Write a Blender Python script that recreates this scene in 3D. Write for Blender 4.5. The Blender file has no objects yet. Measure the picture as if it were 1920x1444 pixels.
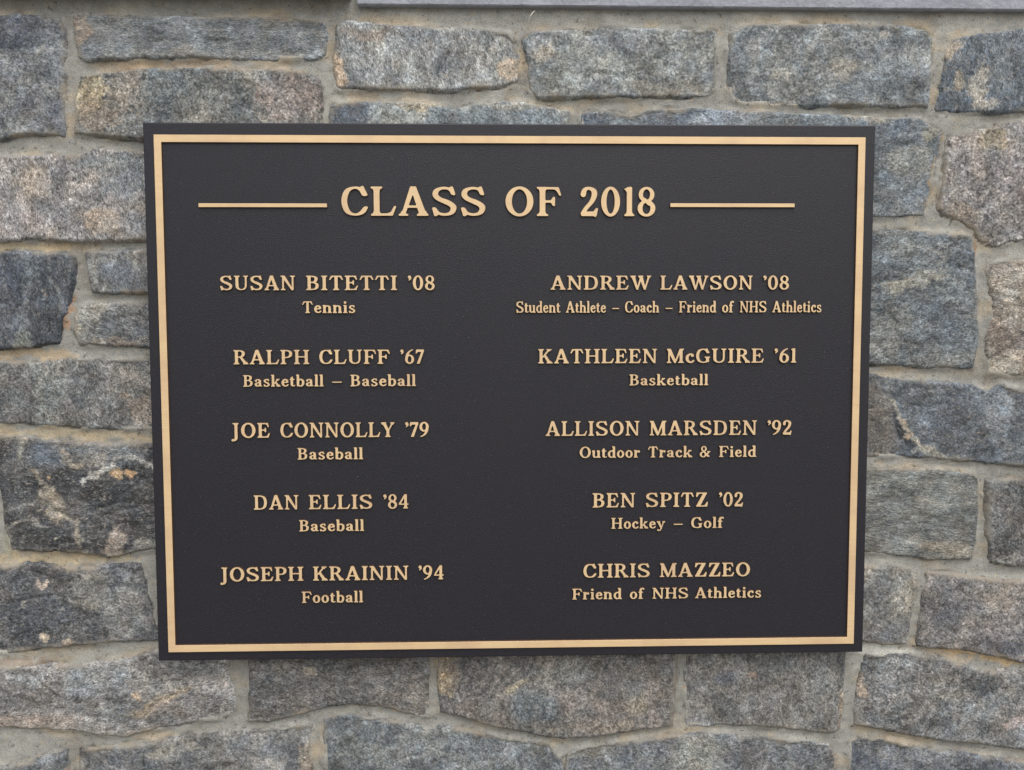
import bpy, math
import numpy as np
from mathutils import Vector, Matrix
from mathutils.geometry import delaunay_2d_cdt

scene = bpy.context.scene
COL = scene.collection
R_ = math.radians

# ------------------------------------------------------------------ camera (pose solved from the four plaque corners)
F_PX, ZC = 1500.0, 1.05            # focal length in photo pixels; height of the plaque centre above the path
PW, PH = .61, .4533                # plaque width and height, metres
rx, ry, rz, T = .0599, -.0261, -.0025, np.array([.0017, .0089, .6789])
_c, _s = np.cos, np.sin
RM = (np.array([[1, 0, 0], [0, _c(rx), -_s(rx)], [0, _s(rx), _c(rx)]])
      @ np.array([[_c(ry), 0, _s(ry)], [0, 1, 0], [-_s(ry), 0, _c(ry)]])
      @ np.array([[_c(rz), -_s(rz), 0], [_s(rz), _c(rz), 0], [0, 0, 1]])) @ np.diag([1, -1, -1.])
CAMF = -RM.T @ T                   # camera centre, x right / y up / z towards the viewer
to_b = lambda v: Vector((v[0], -v[2], v[1]))
cam_d = bpy.data.cameras.new('camera')
cam = bpy.data.objects.new('camera', cam_d)
COL.objects.link(cam)
cam_d.sensor_width = 36
cam_d.lens = F_PX / 1920 * 36
cam_d.clip_start, cam_d.clip_end = .02, 500
right, up, back = to_b(RM[0]), -to_b(RM[1]), -to_b(RM[2])
m3 = Matrix((right, up, back)).transposed()
cam.matrix_world = Matrix.Translation(to_b(CAMF) + Vector((0, 0, ZC))) @ m3.to_4x4()
scene.camera = cam


def at(px, py, depth=0.0):
    """photo pixel -> (x, z) on the vertical plane y = depth (plaque face is y = 0)"""
    d = RM.T @ np.array([(px - 960) / F_PX, (py - 722) / F_PX, 1.0])
    t = (-depth - CAMF[2]) / d[2]
    p = CAMF + d * t
    return p[0], p[1] + ZC


# ------------------------------------------------------------------ light: bright overcast day
SUN_EL, SUN_ROT = 58, 160          # sun rotation: towards the viewer's side of the wall (-Y), a little to the left
world = bpy.data.worlds.new('World')
scene.world = world
world.use_nodes = True
wn, wl = world.node_tree.nodes, world.node_tree.links
bg = wn['Background']
sky = wn.new('ShaderNodeTexSky')
sky.sky_type = 'NISHITA'
sky.sun_disc = False
sky.sun_elevation = R_(SUN_EL)
sky.sun_rotation = R_(SUN_ROT)
sky.dust_density = 4
sky.air_density = 1.5
hs = wn.new('ShaderNodeHueSaturation')           # cloud cover: the blue is mostly gone
hs.inputs['Saturation'].default_value = .38
tc = wn.new('ShaderNodeTexCoord')
sx = wn.new('ShaderNodeSeparateXYZ')
mr = wn.new('ShaderNodeMapRange')
mr.inputs['From Min'].default_value, mr.inputs['From Max'].default_value = -.06, .03
mx = wn.new('ShaderNodeMix')
mx.data_type = 'RGBA'
mx.inputs[6].default_value = (1.7, 1.6, 1.45, 1)     # paving and grass below the horizon
wl.new(tc.outputs['Generated'], sx.inputs[0])
wl.new(sx.outputs['Z'], mr.inputs['Value'])
wl.new(mr.outputs[0], mx.inputs[0])
wl.new(sky.outputs[0], hs.inputs['Color'])
wl.new(hs.outputs[0], mx.inputs[7])
wl.new(mx.outputs[2], bg.inputs['Color'])
bg.inputs['Strength'].default_value = .13
sun_d = bpy.data.lights.new('sun', 'SUN')
sun_d.energy = 1.3
sun_d.angle = R_(70)
sun_d.color = (1, .975, .94)
sun = bpy.data.objects.new('sun', sun_d)
COL.objects.link(sun)
az = R_(SUN_ROT)
sd = Vector((math.sin(az) * math.cos(R_(SUN_EL)), math.cos(az) * math.cos(R_(SUN_EL)), math.sin(R_(SUN_EL))))
sun.rotation_euler = sd.to_track_quat('Z', 'Y').to_euler()
sun.location = (0, -3, 5)
vs_ = scene.view_settings
vs_.view_transform = 'Standard'
vs_.look = 'None'
vs_.exposure = .15
vs_.gamma = 1
vs_.use_curve_mapping = False


# ------------------------------------------------------------------ helpers
def lin(rgb):
    c = np.array(rgb, float) / 255
    return np.where(c <= .04045, c / 12.92, ((c + .055) / 1.055) ** 2.4)


def link_mesh(name, V, faces, mats, parent=None, loc=(0, 0, 0), smooth=False, midx=None):
    me = bpy.data.meshes.new(name)
    me.from_pydata([tuple(v) for v in V] if not isinstance(V, list) else V, [], faces)
    for m in (mats if isinstance(mats, (list, tuple)) else [mats]):
        me.materials.append(m)
    if midx is not None:
        me.polygons.foreach_set('material_index', np.asarray(midx, np.int32))
    if smooth:
        me.polygons.foreach_set('use_smooth', np.ones(len(me.polygons), bool))
    me.update()
    o = bpy.data.objects.new(name, me)
    COL.objects.link(o)
    o.location = loc
    if parent:
        o.parent = parent
    return o


def thing(name, loc, label, cat):
    o = bpy.data.objects.new(name, None)
    COL.objects.link(o)
    o.location = loc
    o.empty_display_size = .05
    o['label'], o['category'] = label, cat
    return o


def vnoise(x, y, seed=0):
    """smooth gradient noise, roughly -1..1"""
    xi, yi = np.floor(x).astype(np.int64), np.floor(y).astype(np.int64)
    fx, fy = x - xi, y - yi
    u, v = fx * fx * fx * (fx * (fx * 6 - 15) + 10), fy * fy * fy * (fy * (fy * 6 - 15) + 10)

    def g(ix, iy, dx, dy):
        h = (ix * 374761393 + iy * 668265263 + seed * 2147483647 + 1013904223) & 0xffffffff
        h = ((h ^ (h >> 13)) * 1274126177) & 0xffffffff
        h = ((h ^ (h >> 16)) * 2246822519) & 0xffffffff
        a = ((h ^ (h >> 15)) & 0xffff) / 65536 * 2 * np.pi
        return np.cos(a) * dx + np.sin(a) * dy
    a, b = g(xi, yi, fx, fy), g(xi + 1, yi, fx - 1, fy)
    c, d = g(xi, yi + 1, fx, fy - 1), g(xi + 1, yi + 1, fx - 1, fy - 1)
    return ((a + (b - a) * u) * (1 - v) + (c + (d - c) * u) * v) * 1.5


def fbm(x, y, size, seed=0, octs=4, gain=.5):
    s, amp, tot = 0, 1.0, 0
    for o in range(octs):
        s = s + amp * vnoise(x / size + 17.3 * o, y / size - 9.1 * o, seed * 7 + o)
        tot += amp
        amp *= gain
        size /= 2.03
    return s / tot


def sstep(a, b, x):
    t = np.clip((x - a) / (b - a), 0, 1)
    return t * t * (3 - 2 * t)


class NT:
    """small helper for node materials"""
    def __init__(self, name):
        self.m = bpy.data.materials.new(name)
        self.m.use_nodes = True
        self.n, self.l = self.m.node_tree.nodes, self.m.node_tree.links
        self.b = self.n['Principled BSDF']

    def node(self, t, ins=(), **kw):
        n = self.n.new(t)
        for k, v in kw.items():
            setattr(n, k, v)
        for k, v in dict(ins).items():
            self.put(n.inputs[k], v)
        return n

    def put(self, sock, v):
        if isinstance(v, bpy.types.NodeSocket):
            self.l.new(v, sock)
        else:
            sock.default_value = v

    def math(self, op, a, b=0.0, c=0.0, clamp=False):
        n = self.node('ShaderNodeMath', operation=op, use_clamp=clamp)
        for s, v in zip(n.inputs, (a, b, c)):
            self.put(s, v)
        return n.outputs[0]

    def noise(self, vec, scale, detail=2, rough=.5, dist=0.0):
        return self.node('ShaderNodeTexNoise', {'Vector': vec, 'Scale': scale, 'Detail': detail, 'Roughness': rough, 'Distortion': dist}).outputs[0]

    def rng(self, v, a, b, c=0.0, d=1.0):
        return self.node('ShaderNodeMapRange', {'Value': v, 'From Min': a, 'From Max': b, 'To Min': c, 'To Max': d}).outputs[0]

    def mix(self, f, a, b, mode='MIX'):
        n = self.node('ShaderNodeMix', data_type='RGBA', blend_type=mode)
        self.put(n.inputs[0], f)
        self.put(n.inputs[6], a)
        self.put(n.inputs[7], b)
        return n.outputs[2]

    def bump(self, h, strength, dist):
        return self.node('ShaderNodeBump', {'Height': h, 'Strength': strength, 'Distance': dist}).outputs[0]
# ------------------------------------------------------------------ lettering
# A cast-bronze roman is drawn stroke by stroke (1 unit = capital height), rasterised to a soft
# field, smoothed so that corners are rounded as in sand-cast letters, and contoured to outlines.
ST, TH, XH = .092, .037, .66


def catmull(P, n=9):
    P = [np.array(p, float) for p in P]
    Q = [2 * P[0] - P[1]] + P + [2 * P[-1] - P[-2]]
    out = []
    for i in range(1, len(Q) - 2):
        p0, p1, p2, p3 = Q[i - 1:i + 3]
        for t in np.linspace(0, 1, n, endpoint=False):
            out.append(.5 * (2 * p1 + (p2 - p0) * t + (2 * p0 - 5 * p1 + 4 * p2 - p3) * t * t
                             + (3 * p1 - p0 - 3 * p2 + p3) * t ** 3))
    out.append(P[-1])
    return np.array(out)


def sd_poly(px, py, poly):
    """signed distance to a polygon, negative inside"""
    P = np.asarray(poly, float)
    d2 = np.full(px.shape, 1e9)
    ins = np.zeros(px.shape, bool)
    for (ax, ay), (bx, by) in zip(P, np.roll(P, -1, axis=0)):
        ex, ey = bx - ax, by - ay
        wx, wy = px - ax, py - ay
        t = np.clip((wx * ex + wy * ey) / (ex * ex + ey * ey + 1e-12), 0, 1)
        d2 = np.minimum(d2, (wx - ex * t) ** 2 + (wy - ey * t) ** 2)
        c = ((ay > py) != (by > py))
        if abs(ey) > 1e-12:
            ins ^= c & (px < ax + ex * (py - ay) / ey)
    d = np.sqrt(d2)
    return np.where(ins, -d, d)


def sd_pen(px, py, pts, a, b):
    """path drawn with an elliptical nib (a, b); a third value per point scales the nib"""
    P = [tuple(p) + (1.0,) if len(p) == 2 else tuple(p) for p in pts]
    P = catmull(P)
    x, y = px / a, py / b
    d = np.full(px.shape, 1e9)
    for (ax, ay, ar), (bx, by, br) in zip(P[:-1], P[1:]):
        ax, bx, ay, by = ax / a, bx / a, ay / b, by / b
        ex, ey = bx - ax, by - ay
        t = np.clip(((x - ax) * ex + (y - ay) * ey) / (ex * ex + ey * ey + 1e-12), 0, 1)
        d = np.minimum(d, np.hypot(x - ax - ex * t, y - ay - ey * t) - (ar + (br - ar) * t))
    return d * min(a, b)


def sd_ell(px, py, cx, cy, rx, ry):
    q = np.hypot((px - cx) / rx, (py - cy) / ry)
    return (q - 1) * min(rx, ry)


def stem(x, y0=0, y1=1, h=ST):
    return ('p', [(x - h, y0), (x + h, y0), (x + h, y1), (x - h, y1)])


def foot(x, hl=.19, hr=.19, y=0, s=1, h=ST):
    return ('p', [(x - hl, y), (x + hr, y), (x + hr, y + s * .052), (x + h + .025, y + s * .085), (x + h, y + s * .16),
                  (x - h, y + s * .16), (x - h - .025, y + s * .085), (x - hl, y + s * .052)])


def capf(x, hl=.19, hr=.19, y=1, h=ST):
    return foot(x, hl, hr, y, -1, h)


def bar(x0, x1, y, t=.078):
    return ('p', [(x0, y - t / 2), (x1, y - t / 2), (x1, y + t / 2), (x0, y + t / 2)])


def P(*pts):
    return ('p', list(pts))


def S(*pts, a=ST, b=TH):
    return ('s', list(pts), a, b)


def ring(cx, cy, rx, ry, ix, iy):
    return ('r', cx, cy, rx, ry, ix, iy)


GLYPHS = {
    'A': (1.0, [P((.40, 1.01), (.58, 1.01), (.92, .03), (.69, .03)), P((.40, 1.01), (.55, .93), (.225, .03), (.105, .03)),
                bar(.27, .72, .315, .078), foot(.165, .145, .17, h=.055), foot(.80, .20, .18, h=.105)]),
    'B': (.84, [stem(.21), foot(.21, .19, .12), capf(.21, .19, .12), S((.2, .952), (.42, .952), (.59, .88), (.625, .75), (.56, .60), (.40, .53), (.2, .53)),
                S((.2, .53), (.44, .53), (.64, .44), (.68, .28), (.60, .11), (.42, .048), (.2, .048))]),
    'C': (.92, [S((.80, .71), (.70, .885), (.50, .962), (.25, .86), (.145, .5), (.25, .14), (.49, .04), (.70, .11), (.83, .29, .8)),
                P((.70, 1.02), (.755, 1.02), (.885, .72), (.84, .69), (.78, .72), (.60, .91))]),
    'D': (.98, [stem(.21), foot(.21, .19, .12), capf(.21, .19, .12), S((.2, .952), (.48, .952), (.72, .84), (.815, .5), (.72, .16), (.48, .048), (.2, .048))]),
    'E': (.84, [stem(.21), foot(.21, .19, .14), capf(.21, .19, .14), bar(.2, .70, .957), bar(.2, .72, .043), bar(.2, .54, .515, .08),
                P((.5, .96), (.70, 1.0), (.76, .71), (.70, .70), (.63, .86)), P((.5, .04), (.72, 0), (.82, .30), (.75, .31), (.65, .13)),
                P((.44, .52), (.52, .68), (.58, .68), (.58, .36), (.52, .36))]),
    'F': (.84, [stem(.21), foot(.21), capf(.21, .19, .14), bar(.2, .74, .957), bar(.2, .58, .50, .08),
                P((.5, .96), (.74, 1.0), (.83, .70), (.77, .69), (.66, .88)), P((.46, .50), (.56, .66), (.62, .66), (.62, .34), (.56, .34))]),
    'G': (.98, [S((.80, .72), (.70, .885), (.50, .962), (.25, .86), (.145, .5), (.25, .14), (.50, .04), (.68, .07), (.80, .16)),
                P((.70, 1.02), (.755, 1.02), (.875, .72), (.83, .69), (.78, .72), (.60, .91)), stem(.775, .06, .40, .09), capf(.775, .19, .17, .44, .09)]),
    'H': (1.02, [stem(.21), stem(.80), foot(.21), foot(.80), capf(.21), capf(.80), bar(.21, .80, .51)]),
    'I': (.44, [stem(.22), foot(.22), capf(.22)]),
    'J': (.54, [stem(.31, .05, 1), capf(.31, .22, .17), S((.31, .12), (.30, -.06), (.22, -.17), (.13, -.20)), ('e', .10, -.16, .085, .085)]),
    'K': (.98, [stem(.21), foot(.21), capf(.21), P((.24, .38), (.35, .40), (.80, .97), (.66, .97)), P((.36, .56), (.48, .66), (.86, .04), (.64, .04)),
                capf(.72, .17, .18, 1, .06), foot(.76, .20, .20, h=.1)]),
    'L': (.84, [stem(.21), foot(.21, .19, .14), capf(.21), bar(.2, .72, .043), P((.45, .04), (.72, 0), (.84, .33), (.77, .34), (.66, .13))]),
    'M': (1.16, [stem(.19, h=.052), stem(.95), foot(.19, .15, .15, h=.052), foot(.95), P((.05, 1), (.30, 1), (.66, .08), (.52, .0)),
                 P((.52, .0), (.62, .0), (1.0, 1), (.86, 1)), P((.05, 1), (.05, .94), (.14, .91), (.24, .9), (.24, 1)), capf(.95, .1, .19)]),
    'N': (1.0, [stem(.19, h=.055), stem(.81, h=.055), P((.06, 1), (.30, 1), (.865, .0), (.74, -.01)), foot(.19, .15, .16, h=.055), capf(.81, .17, .16, h=.055),
                P((.03, 1), (.03, .94), (.13, .91), (.24, .88), (.24, 1))]),
    'O': (1.0, [ring(.5, .5, .455, .515, .25, .42)]),
    'P': (.80, [stem(.21), foot(.21), capf(.21, .19, .12), S((.2, .952), (.45, .952), (.63, .87), (.675, .72), (.61, .55), (.44, .475), (.2, .475))]),
    'R': (.96, [stem(.21), foot(.21), capf(.21, .19, .12), S((.2, .952), (.43, .952), (.60, .88), (.645, .73), (.58, .58), (.42, .51), (.2, .51)),
                P((.38, .52), (.55, .52), (.88, .05), (.66, .05)), foot(.78, .16, .17, h=.09)]),
    'S': (.88, [S((.72, .75, .7), (.64, .90, .8), (.43, .955, .95), (.21, .885, 1), (.155, .72, 1), (.27, .585, 1.25), (.48, .49, 1.5), (.68, .37, 1.25), (.735, .25, 1),
                  (.65, .095, 1), (.43, .045, .95), (.22, .11, .8), (.12, .26, .7), a=.090, b=.045),
                P((.66, 1.01), (.715, 1.01), (.80, .735), (.765, .70), (.72, .72), (.54, .93)), P((.12, -.02), (.20, .0), (.31, .09), (.13, .27), (.085, .30), (.045, .27))]),
    'T': (.88, [stem(.44), foot(.44), bar(.13, .75, .957), P((.38, .96), (.14, 1.0), (.02, .71), (.09, .69), (.20, .88)), P((.50, .96), (.74, 1.0), (.86, .71), (.79, .69), (.68, .88))]),
    'U': (.98, [stem(.21, .3, 1), capf(.21), stem(.78, .3, 1, .055), capf(.78, .17, .16, h=.055), S((.21, .42), (.23, .20), (.34, .075, .95), (.50, .04, .95), (.66, .09, .85), (.76, .22, .6), (.78, .42, .55))]),
    'W': (1.36, [P((.08, 1), (.31, 1), (.54, -.01), (.42, -.01)), P((.42, -.01), (.52, -.01), (.76, .90), (.66, .96)), P((.56, 1), (.79, 1), (1.01, -.01), (.89, -.01)),
                 P((.89, -.01), (.99, -.01), (1.27, 1), (1.15, 1)), capf(.19, .17, .19, h=.1), capf(.67, .15, .18, h=.09), capf(1.21, .15, .14, h=.05)]),
    'Y': (.94, [stem(.47, 0, .48), foot(.47), P((.06, 1), (.29, 1), (.57, .46), (.37, .42)), P((.47, .40), (.57, .46), (.86, 1), (.73, 1)),
                capf(.18, .17, .19, h=.1), capf(.79, .16, .14, h=.05)]),
    'Z': (.86, [bar(.10, .76, .957), bar(.08, .78, .043), P((.54, .99), (.78, .99), (.32, .01), (.07, .01)), P((.38, .96), (.10, 1), (.07, .70), (.14, .69), (.24, .87)),
                P((.5, .04), (.79, 0), (.83, .33), (.76, .34), (.66, .14))]),
    'a': (.66, [S((.13, .52, .8), (.22, .60, .85), (.35, .615, .9), (.45, .53), (.46, .36)), stem(.46, .12, .40, .095), S((.46, .16), (.50, .05, .8), (.62, .05, .6)), ('e', .155, .50, .085, .08),
                S((.46, .375, .9), (.30, .345, .9), (.155, .27, .95), (.145, .15), (.25, .048), (.38, .08, .9), (.46, .17, .7))]),
    'b': (.70, [stem(.17, .02, 1, .095), P((.02, 1.03), (.02, .965), (.10, .92), (.20, .92), (.265, 1.03)), S((.20, .50, .7), (.33, .61), (.46, .60), (.565, .47), (.575, .33), (.54, .16), (.42, .045), (.30, .05), (.18, .12, .7), a=.09, b=.045)]),
    'c': (.60, [S((.50, .50, .7), (.42, .60), (.32, .615), (.18, .52), (.125, .33), (.18, .14), (.33, .042), (.45, .08, .9), (.54, .18, .6), a=.095, b=.048), ('e', .455, .505, .085, .085)]),
    'd': (.72, [stem(.54, .02, 1, .095), P((.38, 1.03), (.38, .965), (.45, .92), (.57, .92), (.635, 1.03)), foot(.58, .10, .14, h=.06), S((.52, .50, .7), (.42, .61), (.30, .61), (.165, .49), (.13, .33), (.165, .16), (.28, .045), (.40, .05), (.54, .14, .7), a=.09, b=.045)]),
    'e': (.62, [S((.15, .355), (.45, .365), (.49, .40), (.45, .55), (.33, .617), (.19, .54), (.125, .33), (.19, .12), (.34, .042), (.47, .09, .85), (.55, .19, .55), a=.09, b=.046)]),
    'f': (.46, [stem(.20, 0, .80, .095), foot(.20, .17, .20), bar(.03, .40, .615, .085), S((.20, .70), (.22, .88), (.32, .985, .95), (.42, .98, .9)), ('e', .435, .93, .08, .08)]),
    'h': (.76, [stem(.17, 0, 1, .095), P((.02, 1.03), (.02, .965), (.10, .92), (.20, .92), (.265, 1.03)), foot(.17, .16, .16), stem(.57, 0, .42, .095), foot(.57, .16, .17), S((.20, .46, .6), (.30, .585, .85), (.43, .60), (.55, .53), (.57, .38), a=.09, b=.055)]),
    'i': (.38, [stem(.19, 0, .66, .095), P((.03, .68), (.03, .62), (.12, .57), (.22, .57), (.285, .68)), foot(.19, .17, .17), ('e', .18, .89, .105, .105)]),
    'k': (.76, [stem(.17, 0, 1, .095), P((.02, 1.03), (.02, .965), (.10, .92), (.20, .92), (.265, 1.03)), foot(.17, .16, .15), P((.22, .24), (.32, .25), (.60, .62), (.47, .62)), P((.30, .38), (.41, .44), (.69, .03), (.48, .03)),
                capf(.54, .13, .16, .66, .05), foot(.60, .15, .16, h=.09)]),
    'l': (.36, [stem(.18, 0, 1, .095), P((.03, 1.03), (.03, .965), (.11, .92), (.21, .92), (.275, 1.03)), foot(.18, .17, .17)]),
    'n': (.76, [stem(.17, 0, .66, .095), P((.02, .68), (.02, .62), (.10, .57), (.20, .57), (.255, .68)), foot(.17, .16, .16), stem(.57, 0, .42, .095), foot(.57, .16, .17), S((.20, .46, .6), (.30, .585, .85), (.43, .60), (.55, .53), (.57, .38), a=.09, b=.055)]),
    'o': (.66, [ring(.33, .33, .30, .345, .12, .25)]),
    'r': (.56, [stem(.17, 0, .66, .095), P((.02, .68), (.02, .62), (.10, .57), (.20, .57), (.255, .68)), foot(.17, .16, .19), S((.22, .44, .6), (.30, .57, .9), (.42, .605, .95), a=.09, b=.05), ('e', .44, .545, .095, .10)]),
    's': (.58, [S((.45, .50, .7), (.38, .60, .85), (.27, .62), (.145, .55), (.15, .43), (.30, .34, 1.3), (.44, .24), (.45, .13), (.33, .042), (.19, .06, .85), (.10, .17, .7), a=.075, b=.046),
                P((.41, .67), (.45, .67), (.50, .49), (.45, .46), (.34, .60)), P((.07, .0), (.12, .0), (.22, .07), (.10, .20), (.05, .19))]),
    't': (.46, [stem(.19, .10, .80, .095), P((.06, .62), (.19, .86), (.26, .86), (.26, .60)), bar(.03, .41, .615, .085), S((.19, .2), (.22, .07, .9), (.33, .045, .8), (.43, .11, .55))]),
    'u': (.74, [stem(.16, .2, .66, .095), capf(.13, .12, .08, .67, .08), stem(.56, 0, .66, .095), capf(.53, .12, .08, .67, .08), foot(.61, .08, .12, h=.05), S((.16, .26), (.19, .10), (.31, .05, .9), (.44, .09, .8), (.54, .19, .6), a=.09, b=.052)]),
    'y': (.72, [P((.06, .64), (.25, .64), (.46, .12), (.34, -.02)), P((.38, .05), (.46, .08), (.66, .64), (.55, .64)), capf(.16, .15, .16, .66, .08), capf(.61, .13, .12, .66, .05),
                S((.41, .08, .6), (.33, -.14, .6), (.22, -.21, .9), (.14, -.19)), ('e', .13, -.16, .085, .08)]),
    '0': (.74, [ring(.37, .5, .33, .515, .145, .42)]),
    '1': (.46, [stem(.25), foot(.25, .18, .18), P((.03, .93), (.10, .91), (.17, .80), (.26, .80), (.34, 1.01), (.24, 1.01), (.12, .96))]),
    '2': (.68, [S((.13, .74), (.18, .90, .9), (.32, .96, .95), (.49, .89), (.52, .72), (.43, .50, .9), (.25, .29, .85), (.11, .09, .75), a=.095, b=.052), ('e', .135, .735, .085, .085),
                P((.06, 0), (.60, 0), (.655, .27), (.585, .28), (.50, .16), (.16, .15), (.07, .10)), P((.52, -.03), (.58, -.03), (.60, .05), (.5, .05))]),
    '4': (.74, [stem(.50), foot(.50, .17, .16), P((.42, 1.0), (.55, 1.0), (.16, .34), (.04, .34)), bar(.04, .70, .305)]),
    '6': (.70, [ring(.36, .315, .315, .33, .135, .235), S((.145, .33), (.19, .62, .95), (.34, .85, .85), (.56, .985, .7))]),
    '7': (.66, [P((.08, 1.0), (.63, 1.0), (.63, .90), (.32, 0), (.12, 0), (.45, .84), (.20, .84), (.12, .72), (.05, .72))]),
    '8': (.70, [ring(.35, .27, .31, .285, .14, .20), ring(.35, .745, .275, .265, .125, .185), P((.16, .63), (.30, .63), (.56, .40), (.42, .36))]),
    '9': (.70, [ring(.34, .685, .315, .33, .135, .235), S((.555, .67), (.51, .38, .95), (.36, .15, .85), (.14, .015, .7))]),
    '&': (.92, [ring(.38, .76, .23, .25, .10, .17), ring(.33, .25, .29, .27, .12, .18), P((.22, .70), (.38, .62), (.88, .05), (.68, .02)), S((.56, .16, .7), (.70, .33, .7), (.78, .48, .8)), bar(.64, .92, .50, .08)]),
    "'": (.26, [('e', .13, .90, .105, .105), S((.17, .92, .7), (.19, .80, .55), (.09, .68, .3), a=.09, b=.09)]),
    '-': (.70, [bar(.03, .67, .36, .085)]),
}


def smooth(F, n):
    for _ in range(n):
        for ax in (0, 1):
            F = .25 * np.roll(F, 1, ax) + .5 * F + .25 * np.roll(F, -1, ax)
    return F


def contours(F, lev=.5):
    """marching squares; closed loops of (i, j) float positions, inside kept on the left"""
    A = F > lev
    seg = {}
    H, W = F.shape

    def ex(i, j, k):
        a, b = ((i, j), (i, j + 1)) if k == 'h' else ((i, j), (i + 1, j))
        t = (lev - F[a]) / (F[b] - F[a])
        return (a[0] + (b[0] - a[0]) * t, a[1] + (b[1] - a[1]) * t)
    code = A[:-1, :-1] * 1 + A[:-1, 1:] * 2 + A[1:, 1:] * 4 + A[1:, :-1] * 8
    for i, j in zip(*np.nonzero((code > 0) & (code < 15))):
        c = code[i, j]
        B, R, T, L = (i, j, 'h'), (i, j + 1, 'v'), (i + 1, j, 'h'), (i, j, 'v')
        for s, e in {1: [(B, L)], 2: [(R, B)], 3: [(R, L)], 4: [(T, R)], 5: [(B, L), (T, R)], 6: [(T, B)], 7: [(T, L)], 8: [(L, T)], 9: [(B, T)],
                     10: [(R, B), (L, T)], 11: [(R, T)], 12: [(L, R)], 13: [(B, R)], 14: [(L, B)]}[int(c)]:
            seg[s] = e
    loops = []
    while seg:
        s, e = seg.popitem()
        loop = [s]
        while e != s:
            loop.append(e)
            e = seg.pop(e)
        loops.append([ex(*k) for k in loop])
    return loops


RES = 60
_gcache = {}


def glyph(ch):
    """-> width, loops [(n,2)], fill (verts, tris) in cap-height units"""
    if ch in _gcache:
        return _gcache[ch]
    w, ops = GLYPHS[ch]
    x0, y0 = -.15, -.40
    nx, ny = int((w + .35) * RES), int(1.6 * RES)
    px, py = np.meshgrid(x0 + np.arange(nx) / RES, y0 + np.arange(ny) / RES)
    F = np.zeros(px.shape)
    for op in ops:
        if op[0] == 'p':
            d = sd_poly(px, py, op[1])
        elif op[0] == 's':
            d = sd_pen(px, py, op[1], op[2], op[3])
        elif op[0] == 'e':
            d = sd_ell(px, py, *op[1:])
        else:
            _, cx, cy, rx, ry, ix, iy = op
            d = np.maximum(sd_ell(px, py, cx, cy, rx, ry), -sd_ell(px, py, cx, cy, ix, iy))
        F = np.maximum(F, np.clip(.5 - d * RES, 0, 1))
    F = smooth(F, 1)
    loops = []
    for L in contours(F, .50):
        L = np.array([(x0 + j / RES, y0 + i / RES) for i, j in L])
        if len(L) < 6:
            continue
        k = (L + np.roll(L, 1, 0) + np.roll(L, -1, 0)) / 3           # take the grid jitter out
        keep = [0]
        for n in range(1, len(k)):
            if np.hypot(*(k[n] - k[keep[-1]])) > .012:
                keep.append(n)
        loops.append(k[keep])
    vs, es = [], []
    for L in loops:
        b = len(vs)
        vs += [Vector(p) for p in L]
        es += [(b + i, b + (i + 1) % len(L)) for i in range(len(L))]
    V, E, T, *_ = delaunay_2d_cdt(vs, es, [], 0, 1e-6)
    V = np.array([tuple(v) for v in V])
    tri = []
    c = np.array([V[list(t)].mean(0) for t in T])
    ins = np.zeros(len(T), bool)
    for L in loops:
        ins ^= sd_poly(c[:, 0], c[:, 1], L) < 0
    for t, k in zip(T, ins):
        if k:
            a, b, d = (V[i] for i in t[:3])
            tri.append(list(t) if (b[0] - a[0]) * (d[1] - a[1]) - (b[1] - a[1]) * (d[0] - a[0]) > 0 else list(t)[::-1])
    allx = np.concatenate(loops)[:, 0]
    _gcache[ch] = (w, loops, V, tri, allx.min(), allx.max())
    return _gcache[ch]
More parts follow.
